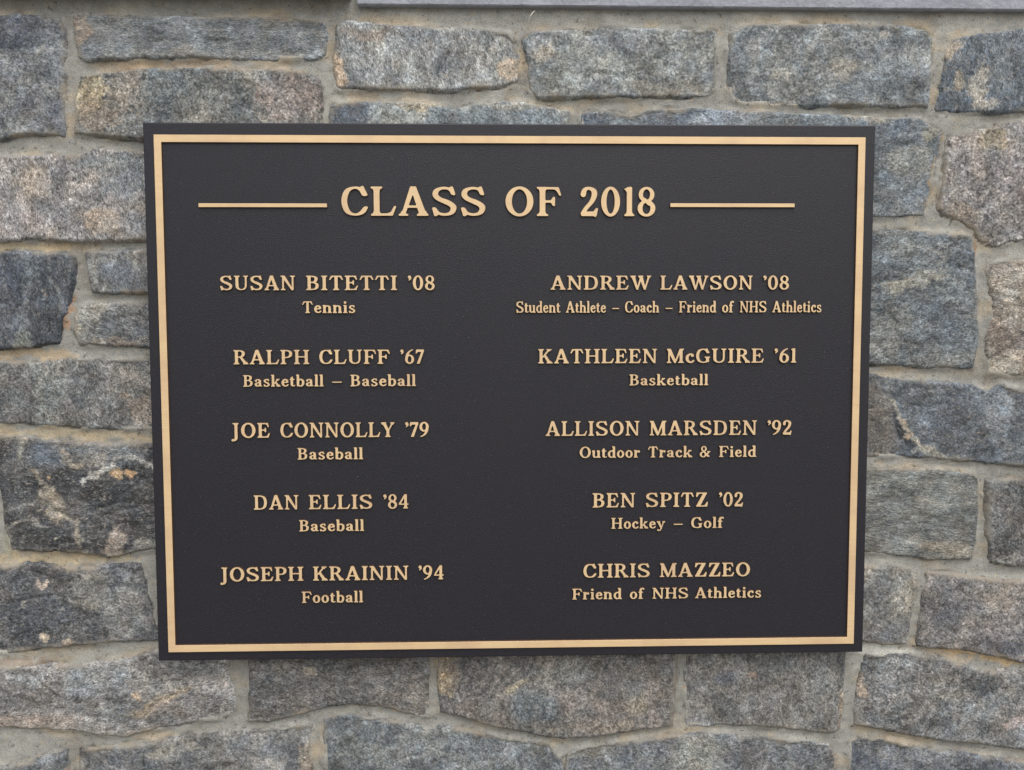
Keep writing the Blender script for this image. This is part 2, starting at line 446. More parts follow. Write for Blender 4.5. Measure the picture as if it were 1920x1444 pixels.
# ------------------------------------------------------------------ materials
def stone_material():
    t = NT('gneiss')
    geo = t.node('ShaderNodeTexCoord').outputs['Object']
    rnd = t.node('ShaderNodeObjectInfo').outputs['Random']
    fol = t.node('ShaderNodeAttribute', attribute_type='OBJECT', attribute_name='foliation').outputs['Fac']
    stre = t.node('ShaderNodeAttribute', attribute_type='OBJECT', attribute_name='banding').outputs['Fac']
    con = t.node('ShaderNodeAttribute', attribute_type='OBJECT', attribute_name='contrast').outputs['Fac']
    tint = t.node('ShaderNodeAttribute', attribute_type='GEOMETRY', attribute_name='tint').outputs['Color']
    crust = t.node('ShaderNodeAttribute', attribute_type='GEOMETRY', attribute_name='crust').outputs['Fac']
    off = t.node('ShaderNodeVectorMath', {0: geo, 1: (0, 0, 0)}, operation='ADD')
    cmb = t.node('ShaderNodeCombineXYZ', {'X': t.math('MULTIPLY', rnd, 7.0), 'Y': 0.0, 'Z': t.math('MULTIPLY', rnd, 3.0)})
    t.l.new(cmb.outputs[0], off.inputs[1])
    rot = t.node('ShaderNodeVectorRotate', {'Vector': off.outputs[0], 'Angle': fol}, rotation_type='Y_AXIS').outputs[0]
    sp = t.node('ShaderNodeSeparateXYZ', {0: rot})
    P = t.node('ShaderNodeCombineXYZ', {'X': sp.outputs[0], 'Y': sp.outputs[1], 'Z': t.math('MULTIPLY', sp.outputs[2], stre)}).outputs[0]
    n1 = t.noise(P, 210, 3, .60, .6)      # grain clusters
    n2 = t.noise(P, 560, 2, .6)           # crystals
    n3 = t.noise(P, 42, 4, .6, .4)        # mottling
    n4 = t.noise(P, 330, 2, .5, 1.0)      # pale feldspar
    n5 = t.noise(P, 290, 2, .5, 1.0)      # dark mica
    n6 = t.noise(off.outputs[0], 60, 3, .6)
    f = t.math('ADD', t.math('MULTIPLY', t.math('SUBTRACT', n1, .5), 2.1), t.math('MULTIPLY', t.math('SUBTRACT', n2, .5), 2.6))
    f = t.math('ADD', f, t.math('MULTIPLY', t.math('SUBTRACT', n3, .5), 1.4))
    f = t.math('MULTIPLY', f, con)
    f = t.math('POWER', 2.0, t.math('MULTIPLY', f, 1.42))
    fc = t.node('ShaderNodeCombineXYZ', {0: f, 1: f, 2: f}).outputs[0]
    c = t.mix(1.0, tint, fc, 'MULTIPLY')
    c = t.mix(t.math('MULTIPLY', t.rng(n4, .56, .70), t.math('MULTIPLY', con, .50)), c, (.40, .39, .36, 1))
    c = t.mix(t.math('MULTIPLY', t.rng(n5, .44, .33), t.math('MULTIPLY', con, .55)), c, (.045, .05, .058, 1))
    warm = t.mix(t.rng(n6, .36, .64), (.96, 1.0, 1.03, 1), (1.05, 1.0, .94, 1))
    c = t.mix(1.0, c, warm, 'MULTIPLY')
    # mortar wiped over the arrises
    cr = t.math('MULTIPLY', crust, t.rng(t.noise(off.outputs[0], 190, 3, .65), .30, .52), clamp=True)
    cm = t.mix(t.rng(n6, .38, .6), (.30, .285, .25, 1), (.34, .29, .225, 1))
    c = t.mix(cr, c, cm)
    t.l.new(c, t.b.inputs['Base Color'])
    t.b.inputs['Roughness'].default_value = .78
    t.b.inputs['Specular IOR Level'].default_value = .3
    h = t.math('ADD', t.math('MULTIPLY', n1, 1.0), t.math('MULTIPLY', n2, .5))
    t.l.new(t.bump(h, .6, .0014), t.b.inputs['Normal'])
    return t.m


def mortar_material():
    t = NT('lime mortar')
    geo = t.node('ShaderNodeTexCoord').outputs['Object']
    tint = t.node('ShaderNodeAttribute', attribute_type='GEOMETRY', attribute_name='tint').outputs['Color']
    n1 = t.noise(geo, 900, 2, .6)
    n2 = t.noise(geo, 130, 4, .6)
    n3 = t.noise(geo, 260, 2, .5, .6)
    f = t.math('ADD', 1.0, t.math('ADD', t.math('MULTIPLY', t.math('SUBTRACT', n1, .5), 1.0), t.math('MULTIPLY', t.math('SUBTRACT', n2, .5), .7)))
    fc = t.node('ShaderNodeCombineXYZ', {0: f, 1: f, 2: f}).outputs[0]
    c = t.mix(1.0, tint, fc, 'MULTIPLY')
    c = t.mix(t.math('MULTIPLY', t.rng(n3, .345, .30), .55), c, (.07, .06, .05, 1))        # pinholes and dirt specks
    t.l.new(c, t.b.inputs['Base Color'])
    t.b.inputs['Roughness'].default_value = .9
    t.b.inputs['Specular IOR Level'].default_value = .2
    t.l.new(t.bump(t.math('ADD', n1, t.math('MULTIPLY', n2, 1.2)), .5, .0012), t.b.inputs['Normal'])
    return t.m


def coping_material():
    t = NT('bluestone')
    geo = t.node('ShaderNodeTexCoord').outputs['Object']
    n1, n2 = t.noise(geo, 400, 3, .6), t.noise(geo, 60, 4, .6)
    f = t.math('ADD', t.math('MULTIPLY', n1, .6), t.math('MULTIPLY', n2, .4))
    c = t.mix(t.rng(f, .3, .7), (.27, .285, .33, 1), (.46, .475, .53, 1))
    t.l.new(c, t.b.inputs['Base Color'])
    t.b.inputs['Roughness'].default_value = .8
    t.l.new(t.bump(n1, .5, .0015), t.b.inputs['Normal'])
    return t.m


def paint_material():
    t = NT('dark oxide finish')
    geo = t.node('ShaderNodeTexCoord').outputs['Object']
    peb = t.noise(geo, 1000, 2, .65, .2)        # leatherette grain of the casting
    fine = t.noise(geo, 1500, 1, .5)
    big = t.noise(geo, 14, 4, .6)
    c = t.mix(t.rng(peb, .34, .68), (.0072, .0066, .0098, 1), (.030, .0275, .039, 1))
    c = t.mix(t.rng(big, .35, .65, 0, .35), c, (.021, .019, .024, 1))
    fl = t.noise(geo, 620, 1, .5)
    c = t.mix(t.math('MULTIPLY', t.rng(fl, .68, .76), .6), c, (.10, .10, .115, 1))        # sparse paler flecks scattered over the grain
    t.l.new(c, t.b.inputs['Base Color'])
    t.l.new(t.rng(peb, .3, .7, .52, .40), t.b.inputs['Roughness'])
    t.b.inputs['Specular IOR Level'].default_value = .5
    t.l.new(t.bump(t.math('ADD', peb, t.math('MULTIPLY', fine, .5)), .50, .0007), t.b.inputs['Normal'])
    return t.m


def bronze_material():
    t = NT('satin bronze')
    geo = t.node('ShaderNodeTexCoord').outputs['Object']
    st = t.node('ShaderNodeVectorMath', {0: geo, 1: (40, 400, 900)}, operation='MULTIPLY').outputs[0]
    br = t.noise(st, 1.0, 3, .6)               # linishing marks, left to right
    big = t.noise(geo, 30, 3, .6)
    c = t.mix(t.rng(br, .3, .7), (.87, .615, .345, 1), (.92, .68, .405, 1))
    c = t.mix(t.rng(big, .42, .66, 0, .6), c, (.72, .50, .31, 1))
    t.l.new(c, t.b.inputs['Base Color'])
    t.b.inputs['Metallic'].default_value = .18
    t.l.new(t.rng(br, .3, .7, .42, .56), t.b.inputs['Roughness'])
    t.l.new(t.bump(br, .12, .0004), t.b.inputs['Normal'])
    return t.m


def plain(name, col, rough=.6):
    t = NT(name)
    n = t.noise(t.node('ShaderNodeTexCoord').outputs['Object'], 300, 3, .6)
    c = t.mix(n, tuple(v * .75 for v in col[:3]) + (1,), tuple(min(1, v * 1.25) for v in col[:3]) + (1,))
    t.l.new(c, t.b.inputs['Base Color'])
    t.b.inputs['Roughness'].default_value = rough
    return t.m


M_STONE, M_MORTAR, M_COPING = stone_material(), mortar_material(), coping_material()
M_PAINT, M_BRONZE = paint_material(), bronze_material()
M_FLANK = plain('brown toned bronze flank', (.075, .038, .020), .55)
M_STRAW = plain('bleached straw', (.80, .76, .68), .6)
# ------------------------------------------------------------------ the stone wall
WALL, MORT = .0152, .0203           # mean depth of the stone faces and of the mortar behind the plaque face
wall = thing('stone_wall', (0, MORT, ZC - PH), 'grey granite rubble wall with pale mortar joints behind the plaque', 'wall')
wall['kind'] = 'thing'
GRID = .0014

# outline in photo pixels, main colour, second colour, (foliation deg, banding, contrast), patches, label
# patch: (cx, cy, rx, ry, rotation deg, colour, amount)   or   ([points], width, colour, amount)
TAN, PALE, RUST, INK, OLIVE = (186, 160, 126), (172, 168, 160), (196, 160, 122), (74, 80, 90), (146, 142, 122)
STONES = [
 dict(p=[(-190, 26), (40, 24), (112, 30), (119, 75), (117, 120), (120, 180), (117, 254), (60, 250), (0, 263), (-190, 258)], c=(112, 117, 125), d=(134, 138, 140), k=(20, 1.1, 1.1),
      b=[(40, 60, 90, 30, 0, (84, 92, 106), .7), (80, 200, 50, 30, 20, (96, 98, 108), .5)]),
 dict(p=[(133, 26), (270, 27), (420, 30), (560, 30), (606, 38), (612, 60), (608, 98), (590, 107), (440, 109), (270, 108), (160, 114), (142, 106), (136, 60)], c=(134, 140, 144), d=(120, 125, 130), k=(0, 2.6, 1.0),
      b=[(145, 50, 16, 30, 0, (170, 152, 134), .7), (400, 100, 180, 8, 0, (150, 150, 146), .6)]),
 dict(p=[(150, 141), (215, 133), (262, 128), (420, 126), (570, 131), (597, 148), (601, 230), (598, 266), (420, 272), (270, 262), (220, 257), (136, 249), (139, 180)], c=(126, 125, 120), d=(116, 122, 126), k=(0, 1.0, 1.25),
      b=[(165, 175, 36, 36, 0, (164, 150, 116), .75), (180, 220, 40, 26, 0, (150, 132, 114), .6), (238, 160, 30, 40, 25, (150, 137, 122), .45), (545, 185, 60, 50, 0, (144, 128, 120), .7), (330, 170, 60, 40, 0, (110, 118, 120), .5)], l='brownish speckled stone'),
 dict(p=[(627, 42), (650, 35), (720, 42), (790, 46), (880, 52), (950, 58), (966, 75), (975, 102), (971, 148), (940, 160), (840, 170), (720, 168), (630, 165), (622, 125), (626, 80)], c=(152, 154, 152), d=(138, 142, 146), k=(75, 1.6, 1.1),
      b=[(632, 130, 14, 32, -15, (198, 170, 138), .85), (962, 128, 16, 22, 15, (192, 168, 140), .85), (690, 60, 50, 10, 0, (160, 140, 126), .5), (760, 80, 40, 26, 0, (132, 138, 146), .5)], l='pale stone with orange corners'),
 dict(p=[(980, 72), (1000, 58), (1100, 52), (1180, 50), (1240, 50), (1345, 56), (1348, 100), (1344, 165), (1330, 178), (1190, 180), (1010, 185), (990, 166), (990, 120), (984, 92)], c=(146, 150, 147), d=(130, 136, 140), k=(0, 1.0, 1.0),
      b=[(1020, 105, 16, 22, 0, (170, 162, 146), .7), (1160, 80, 80, 18, 0, (124, 130, 138), .6), (1250, 165, 90, 14, 0, (164, 158, 144), .5)]),
 dict(p=[(1370, 56), (1400, 45), (1540, 42), (1690, 44), (1735, 54), (1752, 70), (1749, 140), (1745, 200), (1640, 200), (1520, 198), (1395, 194), (1370, 180), (1367, 100)], c=(122, 130, 136), d=(134, 138, 138), k=(10, 1.1, 1.0),
      b=[(1580, 130, 26, 20, 0, (172, 164, 150), .7), (1475, 140, 30, 12, -20, (164, 162, 152), .6), (1660, 66, 12, 6, 0, PALE, .8), (1410, 85, 16, 20, 0, (150, 142, 138), .5), (1620, 160, 40, 24, 0, (108, 118, 128), .5)]),
 dict(p=[(1795, 72), (1840, 60), (1920, 52), (2090, 50), (2100, 212), (1920, 210), (1830, 211), (1760, 205), (1766, 160), (1776, 100)], c=(94, 104, 116), d=(108, 118, 128), k=(80, 1.4, 1.1),
      b=[(1788, 90, 12, 20, 15, (178, 164, 146), .85), (1836, 160, 20, 36, 5, (166, 160, 148), .8), (1802, 150, 10, 20, 10, (174, 162, 140), .8), (1880, 120, 24, 40, 0, (126, 132, 136), .5), (1850, 196, 30, 12, 0, (180, 172, 158), .7)], l='dark blue stone with pale patches'),
 dict(p=[(617, 196), (650, 190), (760, 188), (830, 197), (850, 204), (900, 192), (975, 190), (1068, 207), (1076, 240), (1070, 310), (620, 310)], c=(132, 142, 148), d=(146, 148, 142), k=(60, 1.3, 1.0),
      b=[(650, 215, 44, 34, 0, (88, 100, 118), .8), (790, 197, 50, 10, 5, (180, 166, 142), .8), (950, 200, 50, 10, 5, (166, 156, 138), .6), (1020, 222, 40, 16, 0, (140, 154, 166), .7)]),
 dict(p=[(1090, 212), (1120, 207), (1155, 209), (1185, 216), (1220, 203), (1300, 201), (1345, 204), (1500, 211), (1640, 217), (1730, 222), (1769, 246), (1766, 276), (1756, 320), (1745, 360), (1736, 401), (1690, 404), (1640, 406), (1540, 408), (1530, 330), (1090, 330)], c=(112, 124, 134), d=(124, 130, 134), k=(0, 1.3, 1.05),
      b=[(1350, 222, 90, 14, 0, (140, 150, 162), .8), (1110, 230, 30, 20, 0, (88, 98, 114), .7), (1250, 218, 50, 14, 0, (94, 104, 120), .6), (1640, 222, 60, 8, 3, (176, 172, 158), .7), (1710, 300, 44, 26, -10, (146, 144, 136), .7), (1680, 250, 60, 22, 0, (96, 106, 118), .7), (1745, 250, 18, 12, 0, (156, 150, 128), .7), (1715, 380, 30, 20, 0, (132, 140, 150), .5)]),
 dict(p=[(1784, 256), (1850, 238), (1920, 224), (2090, 222), (2100, 452), (1920, 449), (1868, 462), (1842, 452), (1830, 432), (1806, 416), (1772, 402), (1762, 392), (1768, 340), (1780, 280)], c=(154, 148, 144), d=(136, 132, 132), k=(35, 1.0, 1.25),
      b=[(1810, 300, 40, 50, 0, (164, 156, 152), .6), (1860, 260, 30, 16, 0, (166, 152, 120), .6), (1880, 420, 50, 24, 0, (120, 118, 118), .6), (1900, 330, 40, 50, 0, (140, 132, 136), .5), (1800, 398, 40, 10, 15, (150, 134, 116), .6)], l='pinkish grey speckled stone'),
 dict(p=[(1560, 424), (1640, 427), (1700, 432), (1800, 438), (1827, 440), (1831, 480), (1836, 560), (1838, 640), (1828, 690), (1740, 690), (1690, 686), (1560, 684)], c=(112, 119, 122), d=(100, 108, 116), k=(-15, 1.5, 1.15),
      b=[(1710, 530, 60, 14, -20, (160, 156, 142), .75), (1660, 640, 30, 40, 0, (140, 138, 130), .5), (1770, 460, 12, 8, 0, (170, 176, 178), .7), (1780, 670, 60, 14, 0, (140, 142, 142), .5), (1790, 590, 40, 50, 0, (102, 112, 122), .5)]),
 dict(p=[(1856, 492), (1920, 486), (2080, 484), (2090, 706), (1920, 705), (1857, 702), (1854, 640), (1866, 570), (1862, 540), (1852, 510)], c=(166, 158, 146), d=(140, 128, 118), k=(0, 1.4, 1.2),
      b=[(1895, 520, 36, 20, 0, (184, 174, 160), .6), (1900, 580, 40, 20, 0, (136, 124, 110), .6), (1900, 640, 30, 26, 0, (118, 110, 104), .7), (1890, 690, 40, 16, 0, (178, 168, 150), .7)], l='light tan stone'),
 dict(p=[(1550, 696), (1632, 699), (1662, 708), (1760, 715), (1828, 721), (1856, 734), (1880, 722), (1920, 732), (2090, 736), (2100, 892), (1920, 876), (1860, 870), (1780, 863), (1700, 856), (1550, 858)], c=(94, 102, 112), d=(106, 112, 118), k=(10, 1.2, 1.0),
      b=[(1648, 790, 36, 80, -12, (118, 112, 106), .9), ([(1672, 750), (1690, 780), (1705, 810), (1730, 840), (1800, 862)], 9, (176, 168, 150), .8), ([(1676, 775), (1695, 812), (1728, 848)], 9, (52, 56, 62), .85), (1875, 775, 24, 46, 0, (136, 146, 156), .75), (1780, 780, 50, 40, 0, (84, 92, 104), .5), (1760, 850, 50, 8, 10, (160, 158, 150), .6), (1697, 788, 7, 5, 0, (190, 168, 140), .9), (1708, 814, 7, 5, 0, (190, 160, 130), .9)], l='dark stone with a chipped pale seam'),
 dict(p=[(1550, 878), (1628, 880), (1700, 877), (1825, 889), (1838, 902), (1835, 1000), (1828, 1052), (1740, 1050), (1624, 1036), (1550, 1034)], c=(128, 132, 130), d=(108, 110, 108), k=(3, 3.2, 1.15),
      b=[(1700, 900, 60, 10, 0, (150, 152, 146), .6), (1780, 1030, 60, 12, 8, (164, 154, 136), .6), (1700, 985, 90, 8, 4, (92, 94, 94), .5), (1760, 940, 70, 6, 5, (160, 158, 148), .5)], l='finely banded grey stone'),
 dict(p=[(1855, 903), (1900, 897), (2080, 900), (2090, 1066), (1895, 1063), (1862, 1056), (1852, 1000)], c=(106, 107, 108), d=(122, 118, 114), k=(50, 1.2, 1.15), b=[(1900, 930, 30, 20, 0, (90, 92, 96), .5), (1880, 1050, 30, 10, 0, (150, 150, 146), .6)]),
 dict(p=[(1540, 1060), (1622, 1062), (1690, 1065), (1724, 1070), (1723, 1105), (1712, 1160), (1705, 1211), (1660, 1211), (1618, 1204), (1540, 1202)], c=(118, 120, 120), d=(134, 132, 126), k=(30, 1.1, 1.0),
      b=[(1648, 1110, 26, 50, 0, (104, 108, 114), .5), (1705, 1110, 16, 40, 10, (162, 152, 134), .6), (1660, 1190, 50, 16, 0, (112, 112, 120), .5)]),
 dict(p=[(1742, 1076), (1790, 1078), (1850, 1085), (1920, 1090), (2080, 1096), (2090, 1266), (1920, 1244), (1860, 1231), (1800, 1220), (1721, 1214), (1732, 1150)], c=(112, 110, 112), d=(134, 128, 124), k=(35, 1.2, 1.15),
      b=[(1770, 1140, 40, 60, 0, (100, 100, 104), .6), (1875, 1120, 36, 30, 0, (154, 146, 138), .8), (1870, 1180, 30, 30, 0, (150, 138, 134), .6), (1905, 1215, 30, 16, 0, (92, 98, 110), .7)]),
 dict(p=[(1628, 1232), (1700, 1229), (1760, 1233), (1800, 1246), (1850, 1258), (1920, 1262), (2090, 1276), (2100, 1430), (1920, 1408), (1850, 1398), (1780, 1393), (1703, 1380), (1604, 1361), (1607, 1310), (1618, 1270)], c=(116, 118, 120), d=(130, 128, 126), k=(25, 1.1, 1.2),
      b=[(1843, 1285, 40, 20, 0, (92, 94, 98), .85), (1616, 1288, 11, 20, 0, (168, 148, 126), .7), (1640, 1250, 36, 20, 0, (100, 104, 106), .5), (1850, 1330, 50, 24, -10, (132, 136, 140), .6), (1905, 1350, 30, 14, -20, (168, 152, 148), .7), (1780, 1300, 40, 10, 0, (156, 150, 136), .5), (1900, 1385, 30, 14, 0, (92, 100, 112), .6)]),
 dict(p=[(1287, 1200), (1592, 1200), (1588, 1250), (1585, 1300), (1580, 1372), (1560, 1379), (1480, 1370), (1360, 1361), (1330, 1366), (1288, 1366), (1284, 1300)], c=(116, 116, 114), d=(128, 126, 124), k=(80, 1.2, 1.1),
      b=[(1360, 1275, 20, 16, 0, (96, 98, 114), .6), (1430, 1290, 30, 30, 0, (100, 98, 98), .5), (1530, 1260, 50, 36, 0, (140, 140, 138), .6), (1520, 1330, 40, 20, -30, (136, 134, 128), .5), (1580, 1345, 10, 40, 0, (168, 150, 124), .8), (1415, 1268, 8, 8, 0, (150, 126, 110), .7)]),
 dict(p=[(822, 1200), (1274, 1200), (1270, 1250), (1266, 1320), (1262, 1362), (1200, 1371), (1100, 1385), (1040, 1387), (1000, 1378), (920, 1362), (870, 1347), (826, 1338), (820, 1280)], c=(112, 110, 108), d=(124, 118, 114), k=(60, 1.1, 1.15),
      b=[(842, 1262, 22, 46, 5, (176, 156, 124), .9), (880, 1270, 40, 50, 0, (92, 90, 92), .7), (1000, 1320, 44, 34, 0, (112, 122, 128), .8), (965, 1285, 26, 8, -30, (160, 148, 122), .7), (1050, 1260, 60, 26, 0, (132, 132, 126), .6), (1080, 1310, 50, 20, 10, (142, 132, 126), .6), (1195, 1320, 22, 24, 0, (150, 142, 122), .6), (1170, 1280, 50, 30, 0, (98, 98, 98), .5), (1100, 1365, 90, 12, 0, (150, 140, 126), .5)]),
 dict(p=[(462, 1200), (805, 1200), (805, 1290), (803, 1346), (790, 1348), (760, 1341), (720, 1328), (660, 1322), (600, 1330), (560, 1343), (500, 1356), (463, 1357), (466, 1290)], c=(114, 110, 108), d=(100, 100, 100), k=(15, 1.5, 1.15),
      b=[(588, 1262, 14, 8, -30, (176, 166, 150), .8), (520, 1290, 60, 30, -20, (98, 100, 102), .6), (780, 1310, 24, 24, 0, (152, 144, 132), .6), (680, 1280, 60, 24, 0, (126, 122, 116), .5)]),
 dict(p=[(-190, 1260), (0, 1252), (150, 1249), (240, 1238), (290, 1220), (330, 1200), (436, 1200), (434, 1250), (440, 1338), (420, 1348), (310, 1366), (230, 1385), (190, 1382), (130, 1372), (60, 1370), (0, 1366), (-190, 1372)], c=(146, 144, 142), d=(128, 126, 126), k=(-15, 1.5, 1.15),
      b=[(180, 1280, 70, 30, -10, (158, 164, 168), .6), (290, 1320, 80, 10, -25, (170, 152, 122), .7), (400, 1285, 36, 20, 0, (168, 160, 156), .7), (350, 1325, 80, 20, -8, (128, 120, 116), .6), (60, 1355, 90, 16, 0, (168, 152, 140), .7), (20, 1285, 40, 20, 0, (122, 124, 128), .5), (210, 1345, 40, 20, 0, (120, 126, 130), .6), (250, 1305, 8, 6, 0, (206, 178, 148), .9)], l='light grey stone with pink and yellow streaks'),
 dict(p=[(-190, 1446), (0, 1440), (70, 1426), (120, 1415), (126, 1450), (124, 1580), (-190, 1580)], c=(104, 110, 116), d=(120, 122, 122), k=(0, 1.2, 1.0), b=[]),
 dict(p=[(146, 1411), (230, 1400), (330, 1386), (430, 1376), (560, 1364), (582, 1362), (584, 1400), (580, 1580), (150, 1580)], c=(130, 130, 128), d=(114, 116, 120), k=(20, 1.2, 1.0),
      b=[(230, 1425, 26, 14, 0, (96, 102, 110), .7), (330, 1405, 60, 12, -8, (162, 156, 144), .5), (572, 1430, 14, 30, 0, (166, 150, 128), .6), (480, 1400, 60, 20, 0, (126, 130, 134), .5)]),
 dict(p=[(606, 1352), (640, 1346), (700, 1348), (740, 1352), (800, 1374), (830, 1362), (880, 1372), (950, 1388), (1032, 1397), (1045, 1420), (1058, 1450), (1060, 1580), (604, 1580)], c=(122, 128, 130), d=(110, 116, 122), k=(30, 1.1, 1.0),
      b=[(680, 1370, 40, 16, 20, (108, 114, 118), .5), (800, 1400, 40, 30, 0, (132, 140, 144), .5), (900, 1410, 60, 20, 0, (112, 120, 128), .5), (720, 1420, 60, 20, 0, (134, 136, 132), .5)]),
 dict(p=[(1062, 1450), (1066, 1418), (1100, 1402), (1180, 1392), (1260, 1380), (1330, 1378), (1380, 1382), (1500, 1392), (1556, 1400), (1568, 1430), (1570, 1580), (1062, 1580)], c=(120, 124, 126), d=(106, 108, 114), k=(15, 1.2, 1.1),
      b=[(1310, 1420, 50, 40, 0, (148, 148, 140), .75), (1400, 1420, 50, 20, 0, (98, 98, 102), .7), (1110, 1415, 40, 12, 0, (150, 146, 134), .5), (1520, 1420, 30, 24, 0, (96, 100, 112), .6), (1200, 1430, 60, 20, 0, (108, 116, 126), .5)]),
 dict(p=[(1594, 1396), (1612, 1384), (1660, 1392), (1750, 1408), (1850, 1420), (1920, 1430), (2090, 1450), (2090, 1580), (1588, 1580)], c=(98, 103, 112), d=(112, 115, 120), k=(0, 1.2, 1.1), b=[(1730, 1405, 40, 10, 10, (140, 144, 144), .6), (1640, 1440, 40, 20, 0, (82, 92, 108), .5)], l='dark blue stone at the lower right'),
 dict(p=[(-190, 300), (0, 293), (50, 292), (100, 287), (140, 290), (182, 277), (222, 282), (290, 284), (330, 286), (330, 452), (270, 450), (140, 453), (60, 449), (0, 453), (-190, 456)], c=(160, 154, 150), d=(134, 132, 134), k=(80, 1.5, 1.2),
      b=[(65, 340, 28, 34, 0, (176, 164, 150), .55), (235, 330, 50, 40, 0, (114, 122, 130), .75), (200, 300, 60, 14, 0, (126, 134, 136), .6), (190, 415, 36, 24, 20, (180, 162, 142), .65), (40, 420, 50, 26, 0, (168, 158, 156), .6), (110, 350, 14, 60, 5, (120, 116, 118), .6), (250, 420, 26, 26, 0, (134, 136, 140), .6)], l='pale pinkish stone with buff stains'),
 dict(p=[(-190, 476), (0, 472), (120, 472), (137, 482), (134, 540), (122, 580), (112, 604), (104, 642), (60, 650), (20, 654), (0, 656), (-190, 658)], c=(92, 98, 108), d=(82, 88, 96), k=(85, 1.5, 1.05),
      b=[([(48, 480), (56, 520), (50, 570), (44, 640)], 14, (118, 126, 132), .55), (84, 551, 4, 3, 0, (190, 150, 116), .9), (40, 640, 12, 16, 20, (146, 152, 146), .6), (14, 540, 30, 60, 0, (84, 90, 104), .5), (110, 500, 20, 30, 0, (90, 96, 104), .5)], l='dark blue grey stone'),
 dict(p=[(157, 473), (200, 470), (280, 466), (340, 466), (340, 550), (270, 551), (172, 549), (164, 520)], c=(112, 117, 124), d=(124, 124, 122), k=(70, 1.3, 1.0), b=[(172, 500, 14, 30, 0, (146, 142, 134), .6), (232, 500, 16, 14, 0, (92, 98, 110), .6)]),
 dict(p=[(142, 576), (170, 568), (210, 567), (340, 570), (340, 652), (270, 652), (200, 648), (146, 646), (133, 618), (134, 594)], c=(108, 111, 116), d=(128, 128, 126), k=(20, 1.5, 1.2),
      b=[(165, 585, 40, 18, -20, (158, 156, 148), .7), (143, 615, 8, 8, 0, (192, 178, 150), .9), (230, 610, 50, 24, 0, (96, 100, 106), .6), (225, 640, 60, 8, 0, (160, 146, 128), .5), (145, 625, 10, 20, 0, (150, 148, 138), .5)]),
 dict(p=[(-190, 682), (0, 676), (60, 680), (140, 672), (210, 674), (340, 668), (340, 808), (283, 808), (200, 806), (100, 799), (0, 794), (-190, 796)], c=(108, 109, 111), d=(124, 124, 122), k=(60, 1.2, 1.2),
      b=[([(60, 680), (72, 710), (68, 750), (84, 800)], 22, (150, 154, 148), .6), (232, 742, 10, 8, 0, (200, 166, 130), .85), (265, 770, 30, 26, 30, (168, 152, 134), .7), (240, 720, 40, 30, 0, (140, 134, 126), .6), (30, 740, 40, 40, 0, (96, 98, 102), .5), (160, 710, 40, 30, 0, (94, 98, 104), .6), (100, 730, 20, 40, 0, (120, 130, 130), .5)]),
 dict(p=[(-14, 818), (20, 818), (60, 824), (100, 828), (180, 832), (340, 834), (340, 1026), (282, 1032), (200, 1048), (160, 1040), (100, 1036), (18, 1034), (6, 990), (1, 945), (-12, 880)], c=(74, 75, 78), d=(88, 88, 90), k=(10, 1.7, 1.15),
      b=[(200, 850, 70, 30, 8, (124, 128, 132), .8), ([(150, 905), (170, 892), (200, 885), (225, 866), (255, 862), (284, 878)], 8, (176, 174, 168), .9), ([(100, 830), (115, 850), (130, 870), (150, 872)], 12, (170, 158, 140), .75), (170, 862, 26, 14, 20, (164, 158, 148), .6), (98, 945, 20, 32, -25, (156, 146, 130), .8), ([(62, 880), (75, 910), (90, 930), (110, 960), (135, 978), (148, 1000), (152, 1020)], 9, (160, 150, 132), .75), (212, 1020, 17, 26, 10, (164, 150, 138), .85), (270, 1022, 30, 10, -10, (150, 144, 130), .6), (218, 884, 9, 7, 0, (206, 166, 116), .95), (238, 890, 8, 7, 0, (204, 160, 112), .95), (92, 894, 4, 3, 0, (200, 164, 116), .95), (90, 845, 30, 26, 0, (112, 122, 136), .6), (38, 840, 8, 22, 0, (150, 146, 130), .6), (104, 1012, 5, 3, 0, (180, 170, 150), .9)], l='darkest stone with pale crooked veins'),
 dict(p=[(-190, 1066), (0, 1062), (50, 1057), (110, 1064), (160, 1066), (220, 1060), (262, 1058), (270, 1090), (279, 1130), (285, 1170), (300, 1204), (240, 1204), (190, 1208), (100, 1216), (40, 1224), (0, 1228), (-190, 1236)], c=(97, 98, 101), d=(86, 88, 92), k=(0, 1.2, 1.15),
      b=[(165, 1105, 40, 40, 20, (134, 132, 126), .75), (230, 1150, 40, 50, 0, (142, 142, 140), .85), (240, 1090, 30, 26, 0, (116, 118, 122), .6), (78, 1095, 8, 7, 0, (188, 172, 158), .95), (47, 1128, 5, 5, 0, (196, 186, 162), .95), (80, 1197, 9, 8, 0, (194, 176, 150), .95), (125, 1205, 12, 8, 0, (190, 174, 150), .8), (245, 1150, 10, 34, 0, (96, 96, 98), .5), (60, 1150, 60, 40, 0, (80, 84, 92), .6)], l='dark stone with light blotches'),
]


